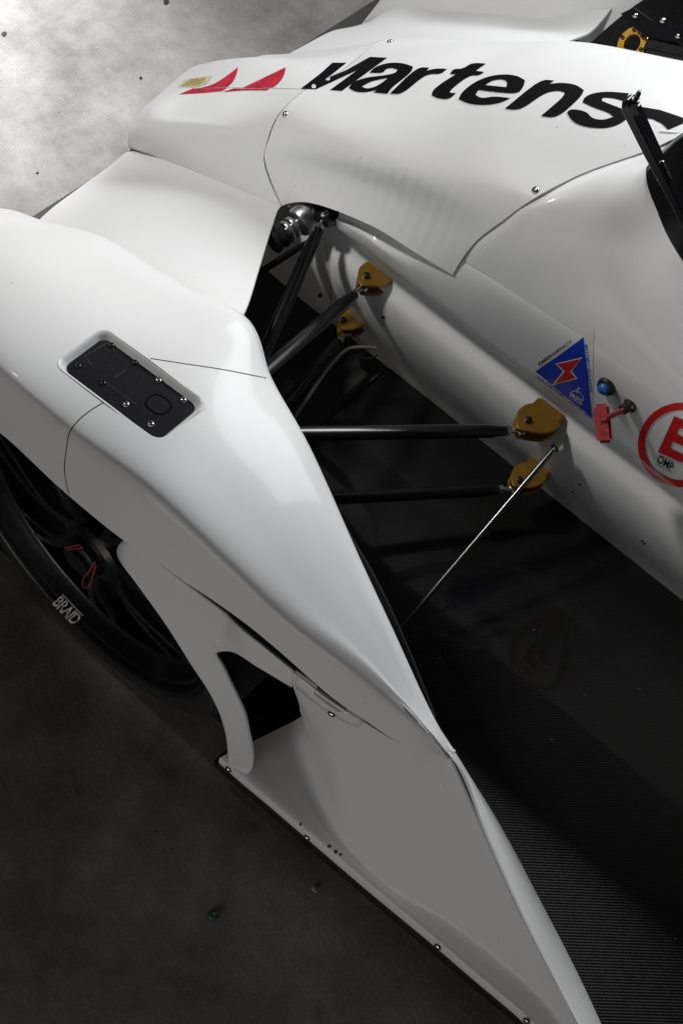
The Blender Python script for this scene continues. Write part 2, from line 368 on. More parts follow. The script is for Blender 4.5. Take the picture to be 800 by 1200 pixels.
# --- front fender, built for both sides of the car
def fender_rows():
    rows = []
    def st(i0, crest, top1, top2, rin, rout, mid, low, i1=None):
        if i1 is None: i1 = V(*crest)*.945 + V(*i0)*.055 + V(0, .004, .004)
        rows.append([V(*i0), V(*i1), V(*crest), V(*top1), V(*top2), V(*rin), V(*rout), V(*mid), V(*low)])
    st((-.72, .46, .07), (-.735, .36, .07), (-.74, .28, .07), (-.735, .15, .07), (-.71, .06, .07), (-.69, .03, .07), (-.66, .005, .07), (-.62, 0, .07), (-.735, .40, .07))
    st((-.66, .45, .135), (-.675, .35, .27), (-.68, .27, .30), (-.675, .15, .30), (-.655, .06, .275), (-.64, .03, .25), (-.62, .008, .17), (-.58, 0, .10))
    st((-.53, .45, .20), (-.53, .335, .455), (-.535, .26, .485), (-.53, .15, .49), (-.52, .06, .465), (-.51, .03, .43), (-.50, .008, .32), (-.47, 0, .20))
    st((-.385, .45, .272), (-.375, .305, .572), (-.38, .24, .602), (-.375, .14, .61), (-.37, .055, .592), (-.365, .026, .563), (-.36, .006, .48), (-.345, 0, .40))
    st((-.24, .45, .34), (-.235, .305, .648), (-.24, .23, .668), (-.24, .14, .674), (-.24, .05, .663), (-.24, .022, .642), (-.24, .005, .575), (-.235, 0, .525))
    c, r, l = Yp(200, 330, .307), Yp(0, 436, .018), Yp(0, 507, 0)
    def auto(i0, c, r, l, bulge=.012, rs=.010):
        bulge *= .6
        t1 = c.lerp(r, .3)+V(0, 0, bulge); t2 = c.lerp(r, .68)+V(0, 0, bulge)
        rin = r.lerp(c, rs/(c-r).length)+V(0, 0, .0015); rout = r.lerp(l, .085)
        mid = r.lerp(l, .58)+V(0, -.003, 0)
        st(i0, c, t1, t2, rin, rout, mid, l)
    auto((-.115, .46, .405), c, r, l)
    auto((.0, .40, .50), Yp(285, 375, .33), Yp(84, 507, .02), Yp(74, 575, 0), .014)
    auto((.09, .335, .50), Yp(312, 440, .294), Yp(169, 568, .028), Yp(146, 634, 0), .014)
    auto((.205, .30, .46), Yp(359, 524, .256), Yp(270, 662, .042), Yp(262, 712, .03), .012)
    auto((.355, .24, .42), Yp(420, 660, .193), Yp(340, 728, .058), Yp(320, 757, .045), .008)
    auto((.47, .20, .40), Yp(456, 740, .160), Yp(420, 788, .083), Yp(386, 815, .062), .005, .010)
    auto((.56, .17, .37), Yp(495, 826, .134), Yp(472, 832, .1), Yp(426, 843, .077), .002, .010)
    auto((.60, .16, .34), Yp(515, 862, .126), Yp(502, 860, .108), Yp(472, 873, .09), .001, .006)
    auto((.6235, .127, .462), Yp(528, 887, .122), Yp(526, 887, .1215), Yp(524, 889, .1205), 0, .0005)
    return rows
F_A = grid(fender_rows(), 8, 6)
fender_me = grid_mesh(F_A, .004)
F_BVH = bvh_of(fender_me)
# access hatch recess
hc = [hit(F_BVH, *p)[0] for p in ((122, 386), (64, 424), (187, 520), (242, 472))]
hcen = sum(hc, V(0, 0, 0))/4
hx = ((hc[2]-hc[1])+(hc[3]-hc[0])).normalized(); hn = hx.cross((hc[0]-hc[1])).normalized()
if hn.z < 0: hn = -hn
hy = hn.cross(hx).normalized()
hw = ((hc[2]-hc[1]).length+(hc[3]-hc[0]).length)/2; hh = (abs((hc[0]-hc[1]).dot(hy))+abs((hc[3]-hc[2]).dot(hy)))/2
hsk = ((hc[0]-hc[1]).dot(hx)+(hc[3]-hc[2]).dot(hx))/2/hh
def rrect(w_, h_, r, cx=0, cy=0, n=6, skew=0.0):
    out = []
    for sx, sy, a0 in ((1, 1, 0), (-1, 1, 90), (-1, -1, 180), (1, -1, 270)):
        for k in range(n+1):
            a = math.radians(a0+90*k/n); out.append((cx+sx*(w_/2-r)+r*math.cos(a), cy+sy*(h_/2-r)+r*math.sin(a)))
    return [(x+y*skew, y) for x, y in out]
def hp(x, y, z): return hcen + hx*x + hy*y + hn*z
out_poly = rrect(hw, hh, .016, skew=hsk)
fender_cut = cut(fender_me, prism([hp(x, y, -.03) for x, y in out_poly], hn*.06))
fender = link('front_fender', fender_cut, M_PAINT, car, 35)
def mirror_mesh(me):
    m2 = me.copy()
    for v in m2.vertices: v.co.y = 2*CY - v.co.y
    m2.flip_normals(); return m2
fender_far = link('front_fender', mirror_mesh(fender_me), M_PAINT, car, 35)
# recess wall (sloped white rim) and hatch plate
hatch_rim = bmesh.new()
rings = []
for ins, z in ((-.0015, .0010), (.0008, .0002), (.0035, -.004), (.0062, -.0085), (.0075, -.0105), (.0130, -.0112)):
    rings.append([hatch_rim.verts.new(hp(x, y, z)) for x, y in rrect(hw-2*ins, hh-2*ins, .016-ins*.4, skew=hsk)])
for a, b in zip(rings, rings[1:]):
    for k in range(len(a)): hatch_rim.faces.new((a[k], a[(k+1) % len(a)], b[(k+1) % len(a)], b[k]))
link('hatch_recess', bm_mesh(hatch_rim), M_PAINT, fender, 60)
PW, PH = hw-.0155, hh-.0155
plate = link('access_hatch', prism([hp(x, y, -.0135) for x, y in rrect(PW, PH, .0125, skew=hsk)], hn*.0055), M_HATCH, car, 30, 'black access hatch plate with socket screws let into the white fender')
def screw_mesh():
    bm = bmesh.new(); I = Matrix()
    lathe_into(bm, [(0, -.001), (.0052, -.001), (.0052, .0004), (.0042, .0019), (.0026, .0026), (.0024, .0008), (0, .0006)], I, 14)
    bmesh.ops.remove_doubles(bm, verts=bm.verts, dist=1e-6); return bm_mesh(bm)
SCREW = screw_mesh(); SCREW.materials.append(M_STEEL)
SCREWB = SCREW.copy(); SCREWB.materials.clear(); SCREWB.materials.append(M_BLACK)
def add_screw(p, n, parent, s=1.0, me=None, name='screw'):
    o = link(name, me or SCREW, None, parent, 50); o.matrix_basis = mat_at(p+n*.0006, n) @ Matrix.Scale(s, 4); return o
def plate_hit(px, py, z=-.008):
    v = ray(px, py); q = hp(0, 0, z); return CAM + v*((q-CAM).dot(hn)/v.dot(hn))
for p in ((186, 446), (215, 469), (148, 474), (177, 497)): add_screw(plate_hit(*p), hn, plate, 1.0)
for p in ((92, 429), (121, 449), (131, 405), (158, 425)): add_screw(plate_hit(*p), hn, plate, .9, SCREWB)
# finger hole bezel, latch ridge
q = plate_hit(186, 474)
hole = bmesh.new(); rg = []
for s, z in ((1, .0004), (.96, .0012), (.88, .0006), (.82, -.0001)):
    rg.append([hole.verts.new(q+hx*x*s+hy*y*s+hn*z) for x, y in rrect(.036, .03, .013)])
for a, b in zip(rg, rg[1:]):
    for k in range(len(a)): hole.faces.new((a[k], a[(k+1) % len(a)], b[(k+1) % len(a)], b[k]))
hole.faces.new(rg[-1])
link('finger_hole', bm_mesh(hole), simple('hole_black', (.003, .003, .003), .8, spec=.1), plate, 60)
for (a, b, wd) in (((134, 443), (147, 434), .0012), ((99, 418), (126, 402), .0012), ((99, 418), (112, 432), .0012), ((126, 402), (134, 410), .0012), ((118, 444), (160, 474), .0008)):
    A_, B_ = plate_hit(*a), plate_hit(*b)
    link('latch_edge', tube([A_, B_], wd*.6, 6), M_ALU if wd > .0013 else M_BRAKE, plate, 40)

# thin raised/sunk seam lines laid on a surface
def surf_pts(bvh, px_pts, n=6, off=.0004):
    pts = []
    A = spline_axis(np.array([[(x, y, 0)] for x, y in px_pts], float), n)[:, 0]
    for x, y, _ in A:
        h = hit(bvh, x, y)
        if h: pts.append((h[0]+h[1]*off, h[1]))
    return pts
def ribbon(name, bvh, px_pts, width, mat, parent, n=6, off=.0004):
    pts = surf_pts(bvh, px_pts, n, off)
    if len(pts) < 2: return
    bm = bmesh.new(); prev = None
    for i, (p, nn) in enumerate(pts):
        t = pts[min(i+1, len(pts)-1)][0]-pts[max(i-1, 0)][0]
        s = nn.cross(t).normalized()*width/2
        cur = (bm.verts.new(p+s), bm.verts.new(p-s))
        if prev: bm.faces.new((prev[0], prev[1], cur[1], cur[0]))
        prev = cur
    return link(name, bm_mesh(bm), mat, parent, 60)
ribbon('panel_seam', F_BVH, [(82, 582), (77, 560), (76, 545), (78, 528), (82, 507), (92, 493), (108, 480), (123, 471)], .0016, M_SEAM, fender)
ribbon('panel_seam', F_BVH, [(176, 420), (215, 426), (255, 432), (312, 443)], .0012, M_SEAM, fender)

# --- nose wing between nose and fender
def wing_rows():
    def row(a, b, f=(0, .12, .3, .52, .76, 1), z=(0, .14, .34, .57, .80, 1)):
        out = []
        for t, q in zip(f, z):
            p = a.lerp(b, t); p.z = a.z+(b.z-a.z)*q; out.append(p)
        return out
    n = [Zp(151, 177, .118), Yp(176, 182, .83), Yp(205, 192, .825), Yp(245, 208, .818), Yp(288, 226, .81), Yp(329, 242, .803)]
    n0 = [p+V(0, .03, -.01) for p in n]
    e1, e2, e3 = Yp(319, 265, .735), Yp(304, 312, .63), Yp(288, 362, .52)
    rows = [n0, n, row(Zp(128, 195, .114), e1), row(Zp(92, 221, .112), e2), row(Zp(52, 252, .11), e3, z=(0, .14, .34, .57, .80, 1.0))]
    fend = [V(-.72, .46, .075), V(-.66, .452, .14), V(-.53, .452, .205), V(-.385, .452, .277), V(-.24, .452, .345), V(-.112, .465, .425)]
    rows.append(fend)
    rows.append([p+V(.004, -.03, .03) for p in fend])
    return rows
W_A = grid(wing_rows(), 8, 6)
wing_me = grid_mesh(W_A, .004)
wing = link('nose_wing', wing_me, M_PAINT, car, 35)
far_wing_me = mirror_mesh(wing_me)
for v in far_wing_me.vertices: v.co.x = -.74+(v.co.x+.74)*.93
link('nose_wing', far_wing_me, M_PAINT, car, 35)

# --- nose and bonnet (both halves)
def both(half, lift=0, dy=0): return half + [mir(p)+V(0, dy, lift) for p in half[-2::-1]]
N_END = [Yp(329, 241, .805), Yp(309, 188, .827), Yp(314, 162, .842), Yp(320, 145, .856), Yp(349, 111, .915), Yp(400, 82, CY)]
def nose_rows():
    return [both(h, l, d_) for (l, d_), h in zip(((0, -.06), (-.03, -.06), (-.04, -.058), (-.026, -.038), (-.008, -.012), (0, 0)), (
        [V(-.740, .842, .075), V(-.742, .846, .075), V(-.745, .86, .075), V(-.748, .87, .075), V(-.755, .93, .075), V(-.765, 1.03, .075)],
        [Zp(154, 175, .118), V(-.735, .822, .165), V(-.735, .823, .19), V(-.736, .835, .202), V(-.748, .92, .212), V(-.758, 1.03, .214)],
        [Yp(170, 180, .833), V(-.700, .808, .215), V(-.692, .815, .246), V(-.692, .835, .262), V(-.70, .92, .262), V(-.71, 1.03, .266)],
        [Yp(200, 190, .826), Yp(196, 160, .815), Yp(200, 143, .828), Yp(206, 134, .848), V(-.61, .93, .325), V(-.61, 1.03, .345)],
        [Yp(262, 216, .815), Yp(250, 175, .825), Yp(255, 150, .838), Yp(262, 140, .855), V(-.49, .93, .392), V(-.49, 1.03, .412)],
        N_END))]
N_A = grid(nose_rows(), 8, 6)
nose_me = grid_mesh(N_A, .004)
nose = link('nose_cone', nose_me, M_PAINT, car, 40)
def hood_rows():
    gap = V(.0030, 0, .0024)
    A = [p+gap for p in N_END]
    E = [Yp(530, 322, .790), Yp(556, 284, .797), Yp(592, 256, .808), Yp(612, 241, .82), Yp(677, 205, .89), Yp(804, 152, CY)]
    R = [A,
         [Yp(365, 238, .795), Yp(366, 200, .824), Yp(372, 173, .828), Yp(379, 160, .838), V(-.245, .92, .55), V(-.245, 1.03, .578)],
         [Yp(436, 265, .790), Yp(438, 222, .814), Yp(442, 192, .815), Yp(449, 181, .826), V(-.11, .92, .632), V(-.11, 1.03, .664)],
         [Yp(485, 295, .789), Yp(500, 250, .808), Yp(515, 217, .812), Yp(525, 207, .822), V(.02, .92, .700), V(.02, 1.03, .738)],
         E]
    return [both(h, l) for h, l in zip(R, (0, .005, .015, .032, .05))], E
HR, H_END = hood_rows()
H_A = grid(HR, 10, 6)
hood_me = grid_mesh(H_A, .005)
# arch cut in the bonnet's lower edge over the damper
hood = link('bonnet', hood_me, M_RIPPLE, car, 40)
H_BVH = bvh_of(hood_me); N_BVH = bvh_of(nose_me); NH_BVH = bvh_of(nose_me, hood_me)

# --- cockpit tub (left face, cowl) and its mirrored right side
def tub_rows():
    rows = []
    def prof(x, top, low=1.0):
        base = [(.848, .064), (.838, .10), (.806, .20), (.797, .262), (.803, .296), (.823, .322), (.822, .345), (.802, .378), (.797, .40)]
        return [V(x, y, z) for y, z in base] + top
    def front(x, k, zt):
        base = [(.848, .064), (.842, .10), (.828, .18), (.822, .24), (.828, .27), (.838, .29), (.84, .305), (.838, .32), (.838, .33)]
        return [V(x, y+k, z) for y, z in base] + [V(x, .845+k, zt-.02), V(x, .86+k, zt), V(x, .90, zt+.01)]
    rows.append(front(-.52, .01, .30)); rows.append(front(-.36, .004, .34)); rows.append(front(-.26, .0, .36))
    rows.append(prof(-.13, [V(-.13, .822, .42), V(-.13, .85, .45), V(-.13, .88, .46)]))
    rows.append(prof(-.02, [V(-.02, .814, .455), V(-.02, .84, .50), V(-.02, .88, .51)]))
    def s(x, c5, c6, c7): rows.append(prof(x, [c5, c6, c7]))
    def s(x, c5): rows.append(prof(x, [c5, c5+V(0, .012, .012), c5+V(0, .05, .014)]))
    for x, c5 in ((.075, Yp(541, 304, .799)), (.155, Yp(578, 328, .79)), (.23, Yp(622, 357, .786)), (.30, Yp(668, 386, .784)), (.37, Yp(718, 421, .782)), (.47, Yp(790, 473, .779)), (.70, V(.70, .775, .52)), (1.3, V(1.3, .775, .52))): s(x, c5)
    return rows
def cowl_rows():
    h0 = [Yp(541, 303, .799)] + [p+V(0, .003, -.003) for p in H_END[1:]]
    R = [[p+(H_A[-8, k*6]-H_A[-1, k*6] if False else V(-.03, .022, -.006)) for k, p in enumerate(h0)], h0]
    R.append([Yp(578, 327, .79), Yp(593, 303, .794), Yp(616, 275, .806), Yp(630, 252, .819), Yp(694, 212, .885), Yp(766, 186, .965)])
    R.append([Yp(622, 356, .786), Yp(634, 333, .792), Yp(650, 298, .805), Yp(660, 276, .818), Yp(712, 236, .872), V(.277, .935, .762)])
    R.append([Yp(668, 385, .784), Yp(677, 365, .790), Yp(688, 337, .803), Yp(695, 308, .816), Yp(735, 285, .857), V(.345, .897, .735)])
    R.append([Yp(718, 420, .782), Yp(724, 404, .787), Yp(733, 378, .798), Yp(738, 359, .811), Yp(765, 340, .83), V(.40, .872, .725)])
    R.append([Yp(790, 472, .779), Yp(793, 460, .783), Yp(797, 443, .79), Yp(800, 430, .80), V(.475, .825, .68), V(.48, .852, .708)])
    for x in (.70, 1.3): R.append([V(x, .775, .52), V(x, .777, .545), V(x, .783, .58), V(x, .79, .60), V(x, .815, .65), V(x, .845, .69)])
    return R
C_A = grid(cowl_rows(), 8, 6)
cowl_me = grid_mesh(C_A, .004)
cowl = link('cockpit_cowl', cowl_me, M_PAINT, car, 40)
link('cockpit_cowl', mirror_mesh(cowl_me), M_PAINT, car, 40)
T_A = grid(tub_rows(), 8, 6)
tub_me = grid_mesh(T_A, .004)
tub = link('cockpit_tub', tub_me, M_PAINT, car, 40)
link('cockpit_tub', mirror_mesh(tub_me), M_PAINT, car, 40)
T_BVH = bvh_of(tub_me, cowl_me); ALL_BVH = bvh_of(tub_me, hood_me, nose_me, fender_me)

# smoked screen round the cockpit opening
sc_out = [Yp(804, 152, CY)+V(.002, 0, -.002), Yp(765, 186, .967), V(.277, .936, .763), V(.345, .898, .736), V(.40, .873, .726), V(.48, .853, .709), V(.70, .846, .691), V(1.3, .847, .691)]
sc_rows = [[p, p.lerp(V(p.x+.05, CY, p.z+.02), .22)+V(0, 0, .03), p.lerp(V(p.x+.1, CY, p.z+.05), .5)+V(0, 0, .075)] for p in sc_out]
sc_rows[0] = [sc_out[0], sc_out[0]+V(.035, 0, .035), sc_out[0]+V(.08, 0, .085)]
S_A = grid(sc_rows, 8, 6)
screen_me = grid_mesh(S_A, .003)
screen = link('windscreen', screen_me, M_SCREEN, car, 40)
link('windscreen', mirror_mesh(screen_me), M_SCREEN, car, 40)
S_BVH = bvh_of(screen_me)
for p in ((773, 209), (796, 305)):
    h = hit(S_BVH, *p)
    if h: add_screw(h[0], h[1], screen, 1.1)

# --- side panel behind the wheel: leg with window, then main panel with scoop and sill
def leg_rows():
    P = [[(150, 630, .004), (205, 674, .013), (266, 719, .032)], [(138, 652, -.001), (203, 706, .006), (261, 746, .019)],
         [(163, 688, -.004), (208, 730, .002), (253, 765, .010)], [(193, 730, -.005), (227, 760, .001), (261, 781, .009)],
         [(222, 776, -.005), (248, 794, .001), (274, 808, .010)], [(243, 808, -.002), (264, 822, .005), (286, 834, .014)],
         [(257, 836, .004), (274, 848, .010), (292, 857, .020)], [(265, 864, .010), (281, 872, .016), (296, 878, .025)],
         [(267, 887, .016), (282, 891, .021), (297, 893, .029)], [(268, 899, .020), (281, 902, .024), (294, 903, .029)],
         [(273, 907, .023), (280, 909, .025), (287, 909, .028)]]
    return [[Yp(*q) for q in r] for r in P]
def band_rows():
    P = [[(266, 719, .032), (261, 746, .019), (253, 765, .010)], [(286, 739, .040), (281, 756, .031), (272, 764, .022)],
         [(312, 761, .047), (308, 774, .044), (302, 782, .041)], [(344, 787, .0575), (344, 797, .058), (342, 806, .060)]]
    return [[Yp(*q) for q in r] for r in P]
def surf_union(grids, dist):
    bm = bmesh.new()
    for A in grids: bm.from_mesh(grid_mesh(A, 0))
    bmesh.ops.remove_doubles(bm, verts=bm.verts, dist=dist)
    bmesh.ops.recalc_face_normals(bm, faces=bm.faces)
    bm.normal_update()
    if sum((f.normal.dot(CAM-f.calc_center_median())*f.calc_area() for f in bm.faces)) < 0: bmesh.ops.reverse_faces(bm, faces=bm.faces)
    me = bpy.data.meshes.new('panel'); bm.to_mesh(me); bm.free(); return me
leg_me = surf_union([grid(leg_rows(), 7, 6), grid(band_rows(), 7, 7)], .0022)
leg = link('fender_support', leg_me, M_PAINT, car, 35)
so = leg.modifiers.new('thickness', 'SOLIDIFY'); so.thickness = .004; so.offset = -1
def side_rows():
    R = []
    def st(top, m1, m2, f1, f2, s): R.append([top, m1, m2, f1, f2, s, s+V(0, -.0015, -.004), V(s.x, s.y, .064)])
    st(Yp(341, 786, .058), Yp(344, 806, .066), Zp(351, 832, .24), Zp(346, 844, .108), Zp(310, 862, .101), Zp(258, 888, .094))
    st(Yp(362, 802, .060), Yp(362, 832, .080), Zp(366, 866, .215), Zp(353, 880, .107), Zp(326, 896, .101), Zp(285, 912, .094))
    st(Yp(388, 822, .064), Yp(382, 860, .086), Zp(381, 898, .20), Zp(363, 908, .107), Zp(342, 921, .101), Zp(315, 937, .094))
    st(Yp(426, 846, .079), Yp(406, 895, .092), Zp(394, 930, .185), Zp(376, 939, .107), Zp(361, 950, .101), Zp(344, 962, .094))
    st(Yp(472, 873, .0915), Yp(440, 925, .092), Zp(412, 971, .155), Zp(398, 980, .108), Zp(388, 986, .101), Zp(380, 993, .094))
    st(Yp(528.5, 888, .1222), Yp(500, 962, .104), Zp(462, 1021, .140), Zp(450, 1032, .110), Zp(443, 1037, .101), Zp(436, 1041, .094))
    st(Yp(566, 972, .1195), Yp(552, 1020, .104), Zp(530, 1071, .133), Zp(520, 1083, .110), Zp(512, 1094, .10), Zp(506, 1099, .094))
    st(Yp(606, 1062, .113), Zp(597, 1088, .19), Zp(585, 1112, .133), Zp(576, 1127, .111), Zp(568, 1142, .10), Zp(562, 1147, .094))
    st(Yp(652, 1152, .098), Zp(648, 1160, .15), Zp(642, 1170, .125), Zp(636, 1178, .11), Zp(624, 1190, .10), Zp(618, 1195, .094))
    st(Zp(690, 1225, .14), Zp(688, 1228, .13), Zp(684, 1234, .118), Zp(680, 1238, .106), Zp(674, 1243, .10), Zp(668, 1248, .094))
    return R
P_A = grid(side_rows(), 8, 6)
side_me = grid_mesh(P_A, .004)
side = link('side_panel', side_me, M_PAINT, car, 35)
# inner skin of the tail vane
VR = []
for a, b in ((Yp(503, 843, .1305), Zp(504, 842, .075)), (Yp(517, 866, .1262), Zp(520.5, 864.5, .075)), (Yp(529, 889, .1222), Zp(535, 886, .075)), (Yp(566, 972, .1195), Zp(583, 962, .075)), (Yp(606, 1062, .113), Zp(632, 1054, .075)), (Yp(652, 1152, .098), Zp(680, 1148, .075)), (Zp(690, 1225, .14), Zp(714, 1222, .075))):
    VR.append([a, a.lerp(b, .3)+V(0, .003, 0), a.lerp(b, .7)+V(0, .004, 0), b])
vane_me = grid_mesh(grid(VR, 8, 5), .003)
link('vane_inner_skin', vane_me, M_PAINT, car, 35)
SIDE_BVH = bvh_of(side_me, leg_me, fender_me)
# bolts on the body
for p, bv, par in (((457, 49), H_BVH, hood), ((334, 134), H_BVH, hood), ((627, 223), H_BVH, hood), ((268, 901), SIDE_BVH, leg), ((360, 981), SIDE_BVH, side), ((513, 1109), SIDE_BVH, side), ((617, 1196), SIDE_BVH, side)):
    h = hit(bv, *p)
    if h: add_screw(h[0], h[1], par, 1.25, name='bolt')
    else: print('MISS bolt', p)

# --- stickers and lettering
def decal_tris(verts, tris, warp, bvh, off=.0007, maxlen=.012):
    bm = bmesh.new(); vv = [bm.verts.new((x, y, 0)) for x, y in verts]
    for t in tris:
        try: bm.faces.new([vv[k] for k in t])
        except ValueError: pass
    for _ in range(6):
        ed = [e for e in bm.edges if (Vector((*warp(e.verts[0].co.x, e.verts[0].co.y), 0))-Vector((*warp(e.verts[1].co.x, e.verts[1].co.y), 0))).length > maxlen*700]
        if not ed: break
        bmesh.ops.subdivide_edges(bm, edges=ed, cuts=1)
        bmesh.ops.triangulate(bm, faces=[f for f in bm.faces if len(f.verts) > 3])
    bad = []
    for v in bm.verts:
        h = hit(bvh, *warp(v.co.x, v.co.y))
        if h is None: bad.append(v)
        else: v.co = h[0]+h[1]*off
    if bad: bmesh.ops.delete(bm, geom=bad, context='VERTS')
    return bm_mesh(bm)
def poly_decal(name, pts, bvh, mat, parent, off=.0007, maxlen=.012, label=None):
    bm = bmesh.new(); bm.faces.new([bm.verts.new((x, y, 0)) for x, y in pts]); bmesh.ops.triangulate(bm, faces=bm.faces[:])
    bm.verts.index_update(); vs_ = [(v.co.x, v.co.y) for v in bm.verts]; ts = [[v.index for v in f.verts] for f in bm.faces]; bm.free()
    return link(name, decal_tris(vs_, ts, lambda x, y: (x, y), bvh, off, maxlen), mat, parent, 60, label)
def text_mesh2d(s, bold=.0, spacing=1.0):
    cu = bpy.data.curves.new('t', 'FONT'); cu.body = s; cu.size = 1; cu.offset = bold; cu.space_character = spacing; cu.resolution_u = 6
    o = bpy.data.objects.new('t', cu); COL.objects.link(o)
    dg = bpy.context.evaluated_depsgraph_get(); dg.update()
    me = bpy.data.meshes.new_from_object(o.evaluated_get(dg)); bpy.data.objects.remove(o)
    me.calc_loop_triangles()
    vs_ = [(v.co.x, v.co.y) for v in me.vertices]; ts = [tuple(t.vertices) for t in me.loop_triangles]
    return vs_, ts
def text_decal(name, s, warp_n, bvh, mat, parent, bold=0, off=.0009, maxlen=.012, spacing=1.0, norm=None):
    vs_, ts = text_mesh2d(s, bold, spacing)
    x0, x1 = min(v[0] for v in vs_), max(v[0] for v in vs_)
    xh = norm or max(v[1] for v in vs_)
    vs_ = [((x-x0)/(x1-x0), y/xh) for x, y in vs_]
    return link(name, decal_tris(vs_, ts, warp_n, bvh, off, maxlen), mat, parent, 60)
# big lettering on the bonnet, each letter cut from its own outline
def soften(pts, n=2, keep=62):
    for _ in range(n):
        out = []; m = len(pts)
        for i in range(m):
            a, b, c = Vector(pts[i-1]), Vector(pts[i]), Vector(pts[(i+1) % m])
            if (b-a).length < 1e-6 or (c-b).length < 1e-6: continue
            if math.degrees((b-a).angle(c-b)) > keep: out.append(tuple(b))
            else: out += [tuple(b.lerp(a, .25)), tuple(b.lerp(c, .25))]
        pts = out
    return pts
def letter(name, outer, holes, bvh, mat, parent, off=.0009):
    bm = bmesh.new()
    for lp in [outer]+holes:
        vv = [bm.verts.new((x, y, 0)) for x, y in lp]
        for k in range(len(vv)): bm.edges.new((vv[k], vv[(k+1) % len(vv)]))
    bmesh.ops.triangle_fill(bm, edges=bm.edges[:], use_beauty=True)
    bm.verts.index_update(); vs_ = [(v.co.x, v.co.y) for v in bm.verts]; ts = [[v.index for v in f.verts] for f in bm.faces]; bm.free()
    return link(name, decal_tris(vs_, ts, lambda x, y: (x, y), bvh, off, .01), mat, parent, 60)
A1 = lambda pts: [(340+x/3.636, 50+y/3.636) for x, y in pts]
A2 = lambda pts: [(540+x/3.077, 60+y/3.077) for x, y in pts]
LET = [
 (A1([(45, 198), (130, 132), (180, 87), (240, 87), (158, 152), (240, 118), (340, 62), (412, 66), (220, 207), (170, 203), (288, 117), (110, 200)]), [], 0),
 (A1([(338, 129), (362, 104), (420, 86), (480, 88), (522, 103), (518, 124), (482, 154), (432, 192), (414, 219), (355, 213), (372, 202), (322, 213), (276, 211), (250, 194), (268, 168), (325, 149), (400, 141), (446, 132), (458, 118), (436, 108), (408, 112), (396, 131)]), [A1([(304, 188), (330, 199), (376, 184), (418, 151), (350, 163)])], 1),
 (A1([(425, 218), (540, 105), (592, 108), (580, 121), (620, 111), (668, 113), (640, 136), (598, 133), (560, 149), (475, 222)]), [], 1),
 ([(527, 87), (531, 81), (542, 81.2), (553, 73.8), (569, 75), (557, 83.3), (567, 84.7), (561, 89), (550, 88.2), (528, 105), (527, 109), (534, 109.5), (526, 117), (512, 115.5), (505.7, 112), (507, 106), (517, 98), (534, 87.3)], [], 1),
 (A2([(-8, 174), (2, 150), (40, 118), (90, 94), (145, 84), (200, 88), (230, 106), (224, 132), (200, 157), (62, 141), (52, 158), (74, 172), (118, 163), (178, 170), (140, 188), (85, 196), (25, 191)]), [A2([(86, 123), (112, 106), (150, 101), (168, 113), (163, 131)])], 1),
 (A2([(158, 208), (285, 102), (335, 107), (318, 119), (365, 114), (415, 122), (442, 142), (430, 167), (345, 243), (288, 234), (366, 168), (374, 150), (345, 142), (298, 152), (212, 215)]), [], 1),
 (A2([(381, 222), (395, 208), (452, 218), (470, 243), (510, 250), (548, 238), (530, 222), (476, 204), (438, 186), (442, 168), (474, 152), (530, 146), (604, 153), (590, 182), (545, 169), (510, 168), (506, 180), (545, 196), (600, 216), (606, 236), (576, 262), (520, 280), (450, 275), (400, 256)]), [], 1)]
for o_, hs_, sm_ in LET: letter('lettering', soften(o_, 2) if sm_ else o_, [soften(h_, 2, 80) for h_ in hs_], NH_BVH, M_INK, hood)
poly_decal('lettering', A2([(650, 202), (715, 213), (790, 238), (820, 252), (745, 284), (722, 262), (690, 246), (655, 240)]), bvh_of(hood_me, cowl_me), M_INK, hood, .0009, .01)
def bez(pts, n=8): return [(p[0], p[1]) for p in spline_axis(np.array([[(x, y, 0)] for x, y in pts], float), n)[:, 0]]
s1 = [(279, 79)] + bez([(279, 79), (277, 88), (273, 96), (267, 102)], 5)[1:] + [(236, 103)] + bez([(236, 103), (252, 98), (266, 89), (279, 79)], 5)[1:-1]
poly_decal('red_mark', s1, N_BVH, M_REDM, nose, .0008)
poly_decal('red_mark', [(226, 104), (266, 103.5), (260, 107), (240, 109), (210, 111)], N_BVH, M_REDM, nose, .0008)
s2 = [(335, 79)] + bez([(335, 79), (332, 90), (327, 97), (320, 102.5)], 5)[1:] + [(285, 103)] + bez([(285, 103), (304, 97), (321, 89), (335, 79)], 5)[1:-1]
poly_decal('red_mark', s2, N_BVH, M_REDM, nose, .0008)
poly_decal('red_mark', [(274, 104), (316, 104), (313, 106), (285, 106), (261, 108)], N_BVH, M_REDM, nose, .0008)
cs = poly_decal('paper_sticker', [(210, 102)] + bez([(210, 102), (216, 95), (232, 91), (249, 89.5)], 4) + bez([(249, 89.5), (244, 97), (236, 101), (226, 102.5)], 4)[1:], N_BVH, M_CREAM, nose, .0007)
for k in range(4):
    y = 93.5+k*2.2; poly_decal('sticker_print', [(216+8-k*3, y), (242-k*2, y-1.6), (241-k*2, y-.6), (215+8-k*3, y+1)], N_BVH, simple('gold_print', (.45, .33, .08), .4), nose, .0012)
ribbon('nose_joint', N_BVH, [(232, 103.3), (270, 102.9), (310, 103.2), (352, 104.5)], .0008, M_SEAM, nose)
